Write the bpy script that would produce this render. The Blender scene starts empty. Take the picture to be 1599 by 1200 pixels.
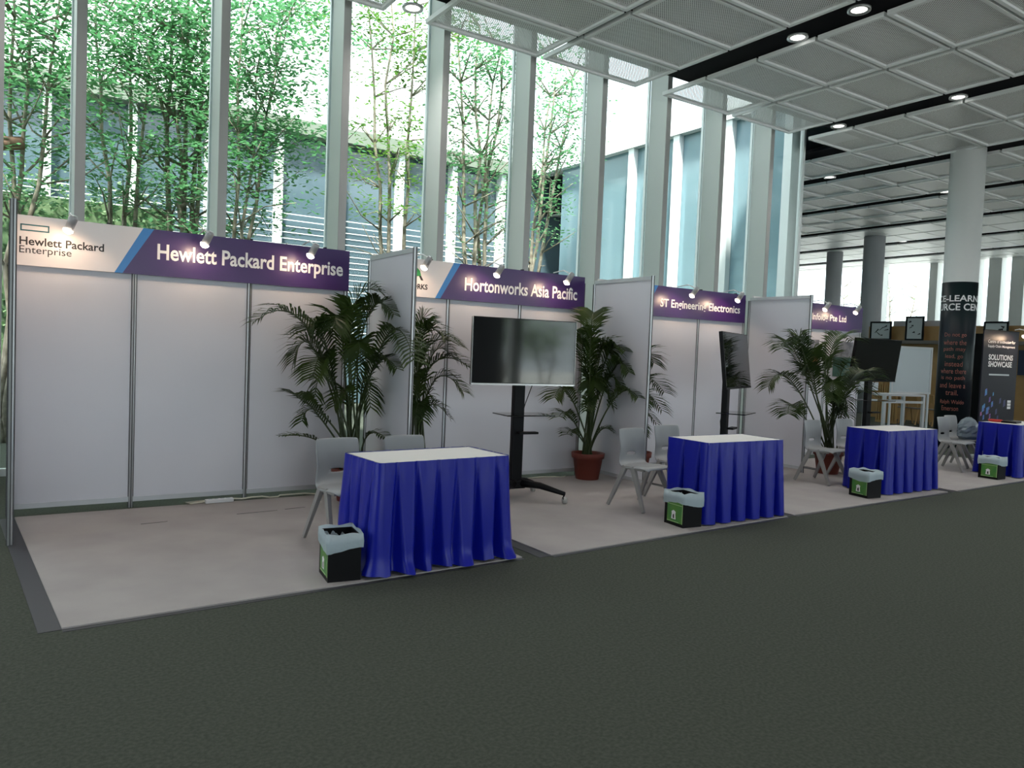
import bpy, math, random
from mathutils import Vector, Matrix
R = math.radians
SC = bpy.context.scene
COL = SC.collection

# ------------------------------------------------------------------ camera, sky, light, exposure
F_PX, YAW, PITCH, ROLL = 1192.25, 0.5894, -0.0424, 0.0393
CAM = Vector((-0.028, -7.774, 1.58))
fw = Vector((math.sin(YAW)*math.cos(PITCH), math.cos(YAW)*math.cos(PITCH), math.sin(PITCH)))
r0 = Vector((math.cos(YAW), -math.sin(YAW), 0)); u0 = r0.cross(fw)
rt = math.cos(ROLL)*r0 + math.sin(ROLL)*u0
up = -math.sin(ROLL)*r0 + math.cos(ROLL)*u0
cd = bpy.data.cameras.new('camera'); cam = bpy.data.objects.new('camera', cd); COL.objects.link(cam)
cd.sensor_fit = 'HORIZONTAL'; cd.sensor_width = 36.0; cd.lens = 36.0*F_PX/1599.0
cd.clip_start = 0.05; cd.clip_end = 500
M3 = Matrix((rt, up, -fw)).transposed()
cam.matrix_world = Matrix.Translation(CAM) @ M3.to_4x4()
SC.camera = cam

def ray(x, y): return fw + rt*((x-800)/F_PX) - up*((y-600)/F_PX)
def onz(x, y, z): d = ray(x, y); return CAM + d*((z-CAM.z)/d.z)
def onY(x, y, Y): d = ray(x, y); return CAM + d*((Y-CAM.y)/d.y)
def onX(x, y, X): d = ray(x, y); return CAM + d*((X-CAM.x)/d.x)
def dep(x, y, t): return CAM + ray(x, y)*t

w = bpy.data.worlds.new('sky'); SC.world = w; w.use_nodes = True
bg = w.node_tree.nodes['Background']
bg.inputs[0].default_value = (0.86, 0.94, 1.0, 1); bg.inputs[1].default_value = 3.0
sd = bpy.data.lights.new('sun', 'SUN'); sun = bpy.data.objects.new('sun', sd); COL.objects.link(sun)
sd.energy = 16.0; sd.angle = R(6); sd.color = (1, 0.96, 0.88); sun.rotation_euler = (R(24), R(-16), 0)
SC.view_settings.view_transform = 'Standard'; SC.view_settings.look = 'None'
SC.view_settings.exposure = 0.22; SC.view_settings.gamma = 1.0; SC.view_settings.use_curve_mapping = False

# ------------------------------------------------------------------ materials
def mat(name, col, rough=0.6, metal=0.0, spec=0.5, noise=None, bump=None, emit=None, coat=0.0, sheen=0.0, trans=0.0):
    m = bpy.data.materials.new(name); m.use_nodes = True
    nt = m.node_tree; b = nt.nodes['Principled BSDF']
    b.inputs['Base Color'].default_value = (*col, 1); b.inputs['Roughness'].default_value = rough
    b.inputs['Metallic'].default_value = metal; b.inputs['Specular IOR Level'].default_value = spec
    b.inputs['Coat Weight'].default_value = coat; b.inputs['Sheen Weight'].default_value = sheen
    if emit: b.inputs['Emission Color'].default_value = (*emit[0], 1); b.inputs['Emission Strength'].default_value = emit[1]
    if noise or bump:
        tc = nt.nodes.new('ShaderNodeTexCoord')
    if noise:                       # (scale, second colour, detail)
        n = nt.nodes.new('ShaderNodeTexNoise'); n.inputs['Scale'].default_value = noise[0]; n.inputs['Detail'].default_value = noise[2] if len(noise) > 2 else 4
        rp = nt.nodes.new('ShaderNodeValToRGB'); rp.color_ramp.elements[0].position = 0.35; rp.color_ramp.elements[1].position = 0.65
        rp.color_ramp.elements[0].color = (*col, 1); rp.color_ramp.elements[1].color = (*noise[1], 1)
        nt.links.new(tc.outputs['Object'], n.inputs['Vector']); nt.links.new(n.outputs['Fac'], rp.inputs[0]); nt.links.new(rp.outputs[0], b.inputs['Base Color'])
    if bump:                        # (scale, strength)
        n2 = nt.nodes.new('ShaderNodeTexNoise'); n2.inputs['Scale'].default_value = bump[0]; n2.inputs['Detail'].default_value = 3
        bp = nt.nodes.new('ShaderNodeBump'); bp.inputs['Strength'].default_value = bump[1]; bp.inputs['Distance'].default_value = 0.01
        nt.links.new(tc.outputs['Object'], n2.inputs['Vector']); nt.links.new(n2.outputs['Fac'], bp.inputs['Height']); nt.links.new(bp.outputs[0], b.inputs['Normal'])
    if trans:
        out = nt.nodes['Material Output']; t = nt.nodes.new('ShaderNodeBsdfTranslucent'); t.inputs[0].default_value = (*[min(1, c*1.5) for c in col], 1)
        mx = nt.nodes.new('ShaderNodeMixShader'); mx.inputs[0].default_value = trans
        nt.links.new(b.outputs[0], mx.inputs[1]); nt.links.new(t.outputs[0], mx.inputs[2]); nt.links.new(mx.outputs[0], out.inputs[0])
    return m
def glass_mat(name, tint, gloss, rough=0.0):
    m = bpy.data.materials.new(name); m.use_nodes = True; nt = m.node_tree; nt.nodes.clear()
    o = nt.nodes.new('ShaderNodeOutputMaterial'); t = nt.nodes.new('ShaderNodeBsdfTransparent'); t.inputs[0].default_value = (*tint, 1)
    g = nt.nodes.new('ShaderNodeBsdfGlossy'); g.inputs['Roughness'].default_value = rough; g.inputs[0].default_value = (0.9, 0.97, 1, 1)
    mx = nt.nodes.new('ShaderNodeMixShader'); fr = nt.nodes.new('ShaderNodeLayerWeight'); fr.inputs[0].default_value = gloss
    nt.links.new(fr.outputs['Fresnel'], mx.inputs[0]); nt.links.new(t.outputs[0], mx.inputs[1]); nt.links.new(g.outputs[0], mx.inputs[2]); nt.links.new(mx.outputs[0], o.inputs[0])
    return m
def sky_tint_mat(name, col, cover):  # glass with a pale coat standing in for reflected sky
    m = mat(name, col, 0.08, spec=0.7); nt = m.node_tree; o = nt.nodes['Material Output']; b = nt.nodes['Principled BSDF']
    t = nt.nodes.new('ShaderNodeBsdfTransparent'); t.inputs[0].default_value = (0.75, 0.92, 0.97, 1); mx = nt.nodes.new('ShaderNodeMixShader'); mx.inputs[0].default_value = cover
    nt.links.new(t.outputs[0], mx.inputs[1]); nt.links.new(b.outputs[0], mx.inputs[2]); nt.links.new(mx.outputs[0], o.inputs[0]); return m
def perf_mat(name, col):
    m = bpy.data.materials.new(name); m.use_nodes = True; nt = m.node_tree
    b = nt.nodes['Principled BSDF']; b.inputs['Base Color'].default_value = (*col, 1); b.inputs['Roughness'].default_value = 0.45
    o = nt.nodes['Material Output']; t = nt.nodes.new('ShaderNodeBsdfTransparent'); mx = nt.nodes.new('ShaderNodeMixShader')
    tc = nt.nodes.new('ShaderNodeTexCoord'); sp = nt.nodes.new('ShaderNodeSeparateXYZ'); nt.links.new(tc.outputs['Object'], sp.inputs[0])
    s = []
    for ax in (0, 1):
        a = nt.nodes.new('ShaderNodeMath'); a.operation = 'MULTIPLY'; a.inputs[1].default_value = 2*math.pi/0.034; nt.links.new(sp.outputs[ax], a.inputs[0])
        c = nt.nodes.new('ShaderNodeMath'); c.operation = 'SINE'; nt.links.new(a.outputs[0], c.inputs[0]); s.append(c)
    p = nt.nodes.new('ShaderNodeMath'); p.operation = 'MULTIPLY'; nt.links.new(s[0].outputs[0], p.inputs[0]); nt.links.new(s[1].outputs[0], p.inputs[1])
    g = nt.nodes.new('ShaderNodeMath'); g.operation = 'GREATER_THAN'; g.inputs[1].default_value = 0.42; nt.links.new(p.outputs[0], g.inputs[0])
    nt.links.new(g.outputs[0], mx.inputs[0]); nt.links.new(b.outputs[0], mx.inputs[1]); nt.links.new(t.outputs[0], mx.inputs[2]); nt.links.new(mx.outputs[0], o.inputs[0])
    return m

MT = dict(
    floor=mat('dark_carpet', (0.052, 0.060, 0.048), 0.95, noise=(55, (0.080, 0.090, 0.072), 8), bump=(160, 0.5), spec=0.15),
    carpet=mat('grey_carpet', (0.345, 0.325, 0.32), 0.9, noise=(2.2, (0.385, 0.365, 0.355), 3), bump=(220, 0.25), spec=0.2),
    tape=mat('black_tape', (0.035, 0.036, 0.042), 0.5),
    alu=mat('aluminium', (0.50, 0.51, 0.52), 0.35, metal=0.85),
    groove=mat('groove', (0.06, 0.06, 0.065), 0.6),
    panel=mat('white_laminate', (0.66, 0.67, 0.73), 0.6, spec=0.3, noise=(0.9, (0.69, 0.695, 0.75), 2)),
    rail=mat('rail_grey', (0.55, 0.57, 0.60), 0.45, metal=0.3),
    signw=mat('sign_white', (0.74, 0.70, 0.70), 0.28),
    signp=mat('sign_purple', (0.045, 0.013, 0.115), 0.30, spec=0.5),
    signb=mat('sign_blue', (0.025, 0.20, 0.55), 0.3),
    white=mat('white_letter', (0.88, 0.87, 0.88), 0.5),
    black=mat('black_letter', (0.02, 0.016, 0.018), 0.5),
    teal=mat('teal_logo', (0.02, 0.13, 0.15), 0.4),
    green=mat('green_logo', (0.02, 0.25, 0.06), 0.4),
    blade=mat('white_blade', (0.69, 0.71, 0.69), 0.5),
    bladefront=mat('blade_shade_post_grey', (0.42, 0.41, 0.40), 0.5),  # shade of the blade fronts put into the colour; also the post's grey
    glass=glass_mat('window_glass', (0.93, 0.96, 0.955), 0.10),
    blueglass=mat('blue_facade_glass', (0.075, 0.115, 0.14), 0.08, spec=0.8),
    fascia=mat('roof_fascia', (0.16, 0.19, 0.15), 0.7),
    slat=mat('white_slat', (0.75, 0.78, 0.78), 0.6),
    concrete=mat('courtyard_paving', (0.56, 0.56, 0.54), 0.9, noise=(3, (0.50, 0.50, 0.48))),
    ceilblack=mat('ceiling_black', (0.008, 0.008, 0.011), 0.8, spec=0.1),
    frame=mat('ceiling_frame', (0.86, 0.87, 0.87), 0.45),
    perf=perf_mat('perforated_metal', (0.88, 0.875, 0.875)),
    colw=mat('column_paint', (0.82, 0.82, 0.81), 0.6),
    colg=mat('column_grey', (0.42, 0.43, 0.45), 0.7),
    wrap=mat('column_wrap', (0.010, 0.013, 0.022), 0.4, spec=0.25, noise=(1.2, (0.014, 0.030, 0.030), 1)),
    salmon=mat('salmon_letter', (0.42, 0.15, 0.12), 0.5),
    blue=mat('blue_satin', (0.004, 0.010, 0.31), 0.33, spec=0.36, bump=(26, 0.05)),
    ttop=mat('table_laminate', (0.72, 0.71, 0.69), 0.5),
    chair=mat('grey_plastic', (0.30, 0.315, 0.32), 0.42),
    leg=mat('grey_leg', (0.28, 0.275, 0.265), 0.4),
    foot=mat('dark_leg', (0.02, 0.02, 0.022), 0.5),
    binb=mat('black_bin', (0.004, 0.004, 0.005), 0.4, spec=0.2),
    liner=mat('plastic_liner', (0.55, 0.66, 0.72), 0.35, trans=0.35, bump=(18, 0.6)),
    label=mat('green_label', (0.06, 0.24, 0.05), 0.4, noise=(5, (0.17, 0.32, 0.05), 1)),
    labeledge=mat('pale_label_edge', (0.45, 0.62, 0.30), 0.5),
    tvb=mat('tv_black', (0.004, 0.004, 0.005), 0.45, spec=0.18),
    screen=mat('tv_screen', (0.004, 0.005, 0.006), 0.06, spec=0.7, coat=0.25),
    silver=mat('silver_trim', (0.75, 0.75, 0.76), 0.25, metal=0.6),
    wheel=mat('caster_grey', (0.45, 0.44, 0.42), 0.5),
    pot=mat('terracotta_plastic', (0.16, 0.030, 0.018), 0.55),
    soil=mat('soil', (0.03, 0.02, 0.013), 0.95),
    palm=mat('palm_leaf', (0.016, 0.036, 0.008), 0.5, spec=0.3, noise=(3, (0.045, 0.075, 0.012), 2), trans=0.2),
    palmstem=mat('palm_stem', (0.04, 0.06, 0.018), 0.5),
    bark=mat('bark', (0.16, 0.135, 0.10), 0.9, noise=(9, (0.32, 0.29, 0.23), 4)),
    leafa=mat('leaf_green', (0.07, 0.20, 0.085), 0.5, noise=(1.1, (0.15, 0.32, 0.13), 2), trans=0.4),
    leafb=mat('leaf_yellow_green', (0.07, 0.17, 0.03), 0.5, noise=(1.1, (0.20, 0.30, 0.04), 2), trans=0.4),
    hedge=mat('hedge_leaf', (0.06, 0.13, 0.05), 0.6, noise=(5, (0.16, 0.24, 0.12), 3), trans=0.3),
    wing=sky_tint_mat('wing_glass_sky_tint', (0.30, 0.43, 0.48), 0.48),  # blue glass, with pale sky reflection put into the colour
    wood=mat('oak_veneer', (0.40, 0.235, 0.085), 0.5, noise=(2.5, (0.34, 0.195, 0.07), 4)),
    wooddark=mat('ledge_grey', (0.16, 0.14, 0.12), 0.6),
    navy=mat('navy_panel', (0.012, 0.018, 0.05), 0.5),
    paper=mat('art_paper', (0.50, 0.54, 0.54), 0.6),
    board=mat('whiteboard', (0.66, 0.72, 0.76), 0.25),
    whitep=mat('white_metal', (0.72, 0.73, 0.74), 0.4),
    cable=mat('cream_cable', (0.62, 0.60, 0.50), 0.5),
    cableb=mat('black_cable', (0.012, 0.012, 0.013), 0.5),
    bulb=mat('lamp_bulb', (1, 0.9, 0.8), 0.4, emit=((1.0, 0.86, 0.70), 14.0)),
    head=mat('lamp_head', (0.42, 0.42, 0.43), 0.4, metal=0.4),
    down=mat('downlight_glow', (1, 1, 1), 0.4, emit=((1.0, 0.97, 0.92), 2.5)),
    banner=mat('banner_dark', (0.018, 0.017, 0.026), 0.35, spec=0.2),
    cyan=mat('print_cyan', (0.05, 0.30, 0.55), 0.4, noise=(14, (0.10, 0.10, 0.45), 2)),
    pink=mat('print_pink', (0.50, 0.16, 0.40), 0.4, noise=(14, (0.10, 0.06, 0.30), 2)),
    indigo=mat('print_indigo', (0.05, 0.055, 0.16), 0.4),
    magenta=mat('magenta_flag', (0.75, 0.06, 0.45), 0.5),
    orange=mat('poster_orange', (0.35, 0.08, 0.03), 0.5, noise=(6, (0.12, 0.07, 0.05), 2)),
    postg=mat('poster_green', (0.03, 0.10, 0.07), 0.5, noise=(6, (0.06, 0.16, 0.13), 2)),
    postgrey=mat('poster_grey', (0.13, 0.14, 0.17), 0.5, noise=(8, (0.30, 0.32, 0.36), 3)),
    plastic=mat('clear_bag', (0.30, 0.36, 0.40), 0.18, trans=0.4, bump=(9, 0.8)),
    red=mat('red_item', (0.55, 0.04, 0.03), 0.4),
    brown=mat('brown_wood', (0.22, 0.13, 0.09), 0.8),
)

# ------------------------------------------------------------------ mesh helpers
class MB:
    def __init__(s): s.v = []; s.f = []; s.m = []
    def add(s, vs, fs, mi=0):
        o = len(s.v); s.v += [tuple(v) for v in vs]; s.f += [tuple(i+o for i in f) for f in fs]; s.m += [mi]*len(fs); return s
    def box(s, x0, x1, y0, y1, z0, z1, mi=0):
        vs = [(x, y, z) for z in (z0, z1) for y in (y0, y1) for x in (x0, x1)]
        return s.add(vs, [(0, 2, 3, 1), (4, 5, 7, 6), (0, 1, 5, 4), (2, 6, 7, 3), (0, 4, 6, 2), (1, 3, 7, 5)], mi)
    def bar(s, a, b, wx, wy, mi=0, wx2=None, wy2=None, ref=None):
        a = Vector(a); b = Vector(b); d = (b-a).normalized()
        q = Vector(ref) if ref else (Vector((1, 0, 0)) if abs(d.x) < 0.9 else Vector((0, 1, 0)))
        y = d.cross(q).normalized(); x = y.cross(d)
        wx2 = wx if wx2 is None else wx2; wy2 = wy if wy2 is None else wy2
        vs = [a+x*(i*wx/2)+y*(j*wy/2) for i, j in ((-1, -1), (1, -1), (1, 1), (-1, 1))] + [b+x*(i*wx2/2)+y*(j*wy2/2) for i, j in ((-1, -1), (1, -1), (1, 1), (-1, 1))]
        return s.add(vs, [(3, 2, 1, 0), (4, 5, 6, 7), (0, 1, 5, 4), (1, 2, 6, 5), (2, 3, 7, 6), (3, 0, 4, 7)], mi)
    def tube(s, pts, rad, n=8, mi=0, cap=True):
        pts = [Vector(p) for p in pts]; L = len(pts); vs = []; fs = []
        rad = rad if isinstance(rad, (list, tuple)) else [rad]*L
        prev = None
        for i, p in enumerate(pts):
            d = (pts[min(i+1, L-1)]-pts[max(i-1, 0)]).normalized()
            if prev is None: q = Vector((0, 0, 1)) if abs(d.z) < 0.9 else Vector((1, 0, 0)); x = d.cross(q).normalized()
            else: x = (prev - d*prev.dot(d)).normalized()
            prev = x; y = d.cross(x)
            for k in range(n): a = 2*math.pi*k/n; vs.append(p+(x*math.cos(a)+y*math.sin(a))*rad[i])
        for i in range(L-1):
            for k in range(n): fs.append((i*n+k, i*n+(k+1) % n, (i+1)*n+(k+1) % n, (i+1)*n+k))
        if cap: fs.append(tuple(range(n-1, -1, -1))); fs.append(tuple((L-1)*n+k for k in range(n)))
        return s.add(vs, fs, mi)
    def lathe(s, prof, n=24, c=(0, 0, 0), mi=0, cap=True):
        vs = []; fs = []
        for r, z in prof:
            for k in range(n): a = 2*math.pi*k/n; vs.append((c[0]+r*math.cos(a), c[1]+r*math.sin(a), c[2]+z))
        for i in range(len(prof)-1):
            for k in range(n): fs.append((i*n+k, i*n+(k+1) % n, (i+1)*n+(k+1) % n, (i+1)*n+k))
        if cap: fs.append(tuple(range(n-1, -1, -1))); fs.append(tuple((len(prof)-1)*n+k for k in range(n)))
        return s.add(vs, fs, mi)
    def xf(s, M):
        s.v = [tuple(M @ Vector(v)) for v in s.v]; return s
    def mesh(s, name, mats, smooth=False):
        me = bpy.data.meshes.new(name); me.from_pydata(s.v, [], s.f)
        for m in (mats if isinstance(mats, (list, tuple)) else [mats]): me.materials.append(MT[m] if isinstance(m, str) else m)
        me.polygons.foreach_set('material_index', s.m)
        if smooth: me.polygons.foreach_set('use_smooth', [True]*len(s.f))
        me.update(); return me
    def build(s, name, mats, parent=None, smooth=False, bevel=0.0, subd=0, solid=0.0):
        o = link(name, s.mesh(name, mats, smooth), parent)
        if solid: md = o.modifiers.new('solid', 'SOLIDIFY'); md.thickness = solid; md.offset = 0
        if bevel: md = o.modifiers.new('bevel', 'BEVEL'); md.width = bevel; md.segments = 2; md.limit_method = 'ANGLE'
        if subd: md = o.modifiers.new('sub', 'SUBSURF'); md.levels = subd; md.render_levels = subd
        return o
def link(name, me, parent=None):
    o = bpy.data.objects.new(name, me); COL.objects.link(o)
    if parent: o.parent = parent
    return o
def empty(name, loc=(0, 0, 0), rz=0.0):
    o = bpy.data.objects.new(name, None); COL.objects.link(o); o.location = loc; o.rotation_euler = (0, 0, rz); o.empty_display_size = 0.1; return o
def tag(o, label=None, cat=None, group=None, kind=None):
    if label: o['label'] = label
    if cat: o['category'] = cat
    if group: o['group'] = group
    if kind: o['kind'] = kind
    return o
def struct(o): o['kind'] = 'structure'; return o
def copy_tree(o, parent=None):
    c = o.copy(); COL.objects.link(c); c.parent = parent
    for ch in list(o.children): copy_tree(ch, c)
    return c
def text_mesh(body, x0, x1, y0, y1, bold=0.0, extrude=0.002):
    """flat lettering in XY fitted to the box"""
    cu = bpy.data.curves.new('t', 'FONT'); cu.body = body; cu.size = 1; cu.offset = bold; cu.extrude = 0.0; cu.resolution_u = 3
    ob = bpy.data.objects.new('t', cu); COL.objects.link(ob); bpy.context.view_layer.update()
    me = bpy.data.meshes.new_from_object(ob.evaluated_get(bpy.context.evaluated_depsgraph_get()))
    bpy.data.objects.remove(ob); bpy.data.curves.remove(cu)
    xs = [v.co.x for v in me.vertices]; ys = [v.co.y for v in me.vertices]
    a, b, c, d = min(xs), max(xs), min(ys), max(ys)
    for v in me.vertices: v.co = (x0+(v.co.x-a)/(b-a)*(x1-x0), y0+(v.co.y-c)/(d-c)*(y1-y0), 0)
    return me
def text_on_wall(name, body, X0, X1, z0, z1, Y, m, parent, bold=0.0):
    me = text_mesh(body, X0, X1, z0, z1, bold); me.materials.append(MT[m])
    for v in me.vertices: v.co = (v.co.x, Y, v.co.y)
    me.name = name; return link(name, me, parent)

# ------------------------------------------------------------------ setting: floor, courtyard ground, roof, walls
YW = CAM.y+10.0; YF = YW-0.42; XJ = CAM.x+13.64; YB = -22.0; XL = -12.0; XR = 32.0; YN = 16.0
ZC = 5.88; ZR = 7.15
struct(MB().box(XL, XR, YB, YN, -0.2, 0.0).build('floor', 'floor'))
struct(MB().box(-60, 90, -60, 70, -0.5, -0.22).build('ground', 'concrete'))
struct(MB().box(XL, XJ, YW+0.1, 12.3, -0.2, -0.05).build('courtyard_ground', 'concrete'))
struct(MB().box(XL, XR+0.3, YB-0.3, YW+0.3, ZR, ZR+0.3).box(XJ-0.2, XR+0.3, YW+0.3, YN+0.3, ZR, ZR+0.3).build('roof', 'slat'))
struct(MB().box(XL-0.2, XL, YB, YW, ZC, ZR).box(XL-0.2, XL, YB, -6.7, -0.2, ZC).build('wall_left', 'colg'))  # unseen left end; solid share set to limit light from its glazing
struct(MB().box(XJ, XR, YN, YN+0.2, -0.2, ZR).build('wall_back', 'colw'))
ceil = struct(MB().box(XL, XR, YB, 1.0, ZC+0.075, ZC+0.15).box(XJ+0.3, XR, 1.0, YN, ZC+0.075, ZC+0.15).build('ceiling', 'ceilblack'))

# ceiling panels (framed perforated trays)
SL = [-8.5, -4.3, -0.1, 4.3, 8.65, 12.55, 16.0, 19.3, 22.6, 25.9, 29.2, 32.4]
pm = {}
def tray_mesh(wx, wy):
    k = (round(wx, 2), round(wy, 2))
    if k not in pm:
        b = MB(); a = wx/2; c = wy/2; t = 0.05
        b.box(-a, a, -c, -c+t, 0, 0.06).box(-a, a, c-t, c, 0, 0.06).box(-a, -a+t, -c+t, c-t, 0, 0.06).box(a-t, a, -c+t, c-t, 0, 0.06)
        b.add([(-a+t, -c+t, .03), (a-t, -c+t, .03), (a-t, c-t, .03), (-a+t, c-t, .03)], [(0, 3, 2, 1)], 1)
        pm[k] = b.mesh('ceiling_panel', ['frame', 'perf'])
    return pm[k]
def vis(x, y, z, mar=160):
    d = Vector((x, y, z))-CAM; t = d.dot(fw)
    if t < 0.5: return False
    u = 800+F_PX*d.dot(rt)/t; v = 600-F_PX*d.dot(up)/t
    return -mar < u < 1599+mar and -mar < v < 1200+mar
far = MB()
npan = 0
for i in range(len(SL)-1):
    mid = (SL[i]+SL[i+1])/2
    for a, b in ((SL[i]+0.3, mid-0.05), (mid+0.05, SL[i+1]-0.3)):
        cx = (a+b)/2
        for r in range(-15, 9):
            y1 = 1.55-0.96*r; y0 = y1-0.92
            cy = (y0+y1)/2
            if cy > 1.6 and a < XJ+0.3: continue
            if cy > YN-0.4 or cy < YB+0.3: continue
            if not vis(cx, cy, ZC): continue
            if cx < 23.5 and npan < 300:
                o = link('ceiling_panel', tray_mesh(b-a, 0.92), ceil); o.location = (cx, cy, ZC); npan += 1
            else:
                far.box(a, b, y0, y1, ZC, ZC+0.05)
tag(far.build('far_ceiling_panels', 'frame', ceil), kind='stuff')
# downlights in the wide slots
dl = [(645, 14), (1246, 60), (1342, 17), (1310, 198), (1497, 153)]
dwords = ['round ceiling downlight nearest the left windows in a black slot', 'round ceiling downlight in the black slot above the middle windows',
          'round ceiling downlight at the very top of the photo, right half', 'round ceiling downlight in the black slot beside the glass corner',
          'round ceiling downlight in the black slot up and left of the round column']
ring_me = MB().lathe([(0.095, 0.012), (0.135, 0.0), (0.140, 0.03), (0.095, 0.03)], 24, cap=False).mesh('ring', ['silver'], True)
diff_me = MB().lathe([(0.094, 0.014), (0.094, 0.028)], 20).mesh('diffuser', ['down'])
DLW = 24.0
def downlight(x, y, lb):
    e = tag(empty('ceiling_downlight', (x, y, ZC+0.045)), lb, 'downlight', 'ceiling downlights')
    link('ring', ring_me, e); link('diffuser', diff_me, e)
    ld = bpy.data.lights.new('downlight', 'SPOT'); ld.energy = DLW*math.pi*1.35; ld.spot_size = R(135); ld.spot_blend = 1.0; ld.shadow_soft_size = 0.10; ld.color = (1, 0.965, 0.93)
    lo = bpy.data.objects.new('lamp_light', ld); COL.objects.link(lo); lo.parent = e; lo.location = (0, 0, -0.03)
for (x, y), lb in zip(dl, dwords):
    p = onz(x, y, ZC+0.05); downlight(p.x, p.y, lb)
for sx in SL[1:10]:  # unseen downlights, added to light the floor
    for k in range(7):
        yy = 0.2-2.9*k-(1.1 if sx > 4 else 0)-(2.9 if sx > 8 else 0)
        if yy < YB+1 or (sx > 8 and vis(sx, yy, ZC, 30)) or vis(sx, yy, ZC, 10): continue
        downlight(sx, yy, 'unseen ceiling downlight added to light the open carpet')
fw_ = ['just above the oak partition', 'above the grey columns', 'beside the nearest grey column', 'left of the grey columns', 'nearest the far windows', 'behind the round column']
for k, (sx, yy) in enumerate(((16.0, 3.2), (19.3, 7.5), (22.6, 3.0), (22.6, 10.5), (25.9, 7.0), (19.3, 2.2))):  # extra downlights added to brighten the far hall and columns
    downlight(sx, yy, 'small distant ceiling downlight added to light the far hall, '+fw_[k])

# window blades and panes to the courtyard
ratios = [0.0629, 0.2104, 0.3599, 0.5046, 0.6511, 0.7921, 0.9346, 1.0721, 1.2092]
bx = [CAM.x+10*q for q in ratios]
bx = [bx[0]-1.43*k for k in range(8, 0, -1)] + bx
for i, x in enumerate(bx):
    struct(MB().box(x, x+0.10, YF, YW-0.02, 0, ZR).box(x+0.0, x+0.10, YF-0.012, YF, 0, ZR, 1).build('trim_%d' % (i+1), ['blade', 'bladefront']))  # thin front layer carries the painted shade
edges = [XL]+bx+[XJ]
for i in range(len(edges)-1):
    a = edges[i]+(0.10 if i else 0); b = edges[i+1]
    p = MB().box(a, b, YW-0.02, YW, 0.08, ZR).build('window_%d' % (i+1), 'glass'); struct(p)
    f = MB().box(a, b, YW-0.05, YW+0.03, 0, 0.08).box(a-0.03, a+0.02, YW, YW+0.06, 0.08, ZR).box(b-0.02, b+0.01, YW, YW+0.05, 0.08, ZR)
    f.build('window_frame', 'slat', p)
struct(MB().box(XJ-0.03, XJ+0.03, YW-0.05, YW+0.03, 0, ZR).build('trim_30', 'slat'))
# the tall pale post at the left edge of the view
q = onY(6, 200, 1.5)
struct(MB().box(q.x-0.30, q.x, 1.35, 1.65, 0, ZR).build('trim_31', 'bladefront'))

# rear glazing behind the camera, far right glazing
n = 40
for k in range(16):
    x = XL+0.5+k*2.9
    struct(MB().box(x, x+0.35, YB-0.1, YB+0.5, 0, ZC).build('trim_%d' % n, 'blade')); n += 1
    if k < 15: struct(MB().box(x+0.35, x+2.9, YB-0.02, YB, 0.05, ZC).build('window_%d' % n, 'glass'))
struct(MB().box(XL, XR, YB-0.1, YB+0.1, ZC, ZR).build('wall_front', 'colw'))
for k in range(5, 8):  # unseen left glazing, added to light the dividers and ceiling
    yk = YB+0.3+k*3.0
    struct(MB().box(XL-0.2, XL+0.3, yk, yk+0.35, 0, ZC).build('trim_%d' % n, 'blade')); n += 1
    struct(MB().box(XL-0.02, XL, yk+0.35, yk+3.0, 0.05, ZC).build('window_%d' % n, 'glass'))
struct(MB().box(7.6, 11.3, YB-0.05, YB+0.55, 0, ZC).build('wall_rear_added', 'colg'))  # unseen wall block added to darken the television's reflection
y = YB+0.3
while y < YN:
    big = y > 8.6
    wd, st = (0.32, 2.3) if big else (0.46, 0.80)
    struct(MB().box(XR-0.4, XR, y, y+wd, 0, ZC+0.1).build('trim_%d' % n, 'blade')); n += 1
    p = struct(MB().box(XR-0.03, XR, y+wd, y+st, 0.05, ZC+0.1).build('window_%d' % n, 'glass'))
    MB().box(XR-0.08, XR+0.02, y+wd, y+st, 3.25, 3.31).build('transom', 'colg', p)
    y += st
struct(MB().box(XR-0.1, XR+0.1, YB, YN, ZC+0.1, ZR).build('wall_right', 'colw'))

# courtyard buildings seen through the windows
YFAR = CAM.y+19.6
bld = tag(empty('courtyard_building', (2, YFAR, 0)), 'blue glazed courtyard building with white fins opposite the windows', 'building')
def part(b, name, m, parent, **k): o = b.build(name, m, None, **k); o.parent = parent; o.matrix_parent_inverse = parent.matrix_world.inverted() if False else Matrix.Translation(-Vector(parent.location)); return o
part(MB().box(-16, XJ+2, YFAR+0.05, YFAR+6, 0, 7.1), 'wall', 'blueglass', bld)
part(MB().box(-16, XJ-0.3, YFAR-0.35, YFAR+6, 6.85, 7.2), 'roof_fascia', 'fascia', bld)
part(MB().box(-16, XJ-0.3, YFAR+0.5, YFAR+6, 7.2, 9.6), 'roof_wall', 'slat', bld)
k = 0; x = -6.0
while x < XJ-0.5:
    part(MB().box(x, x+0.16, YFAR-0.25, YFAR+0.04, 0, 6.85), 'fin', 'slat', bld)
    x += 1.66
for j in range(20):
    z = 1.9+j*0.155
    part(MB().box(-8, XJ-0.4, YFAR-0.10, YFAR-0.08, z, z+0.022), 'slat', 'slat', bld)
b2 = tag(empty('glazed_wing', (XJ+0.02, 7, 0)), 'pale blue glazed wing closing the right side of the courtyard', 'building')
yy = YW+0.15
while yy < YFAR-1.9:
    part(MB().box(XJ, XJ+0.03, yy+0.2, yy+1.6, 0, 6.95), 'pane', 'wing', b2)
    part(MB().box(XJ-0.15, XJ+0.15, yy, yy+0.2, 0, 6.95), 'fin', 'slat', b2)
    yy += 1.6
part(MB().box(XJ-0.2, XJ+0.2, YW+0.1, YFAR-0.4, 6.95, 7.14), 'roof_edge', 'slat', b2)

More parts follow.
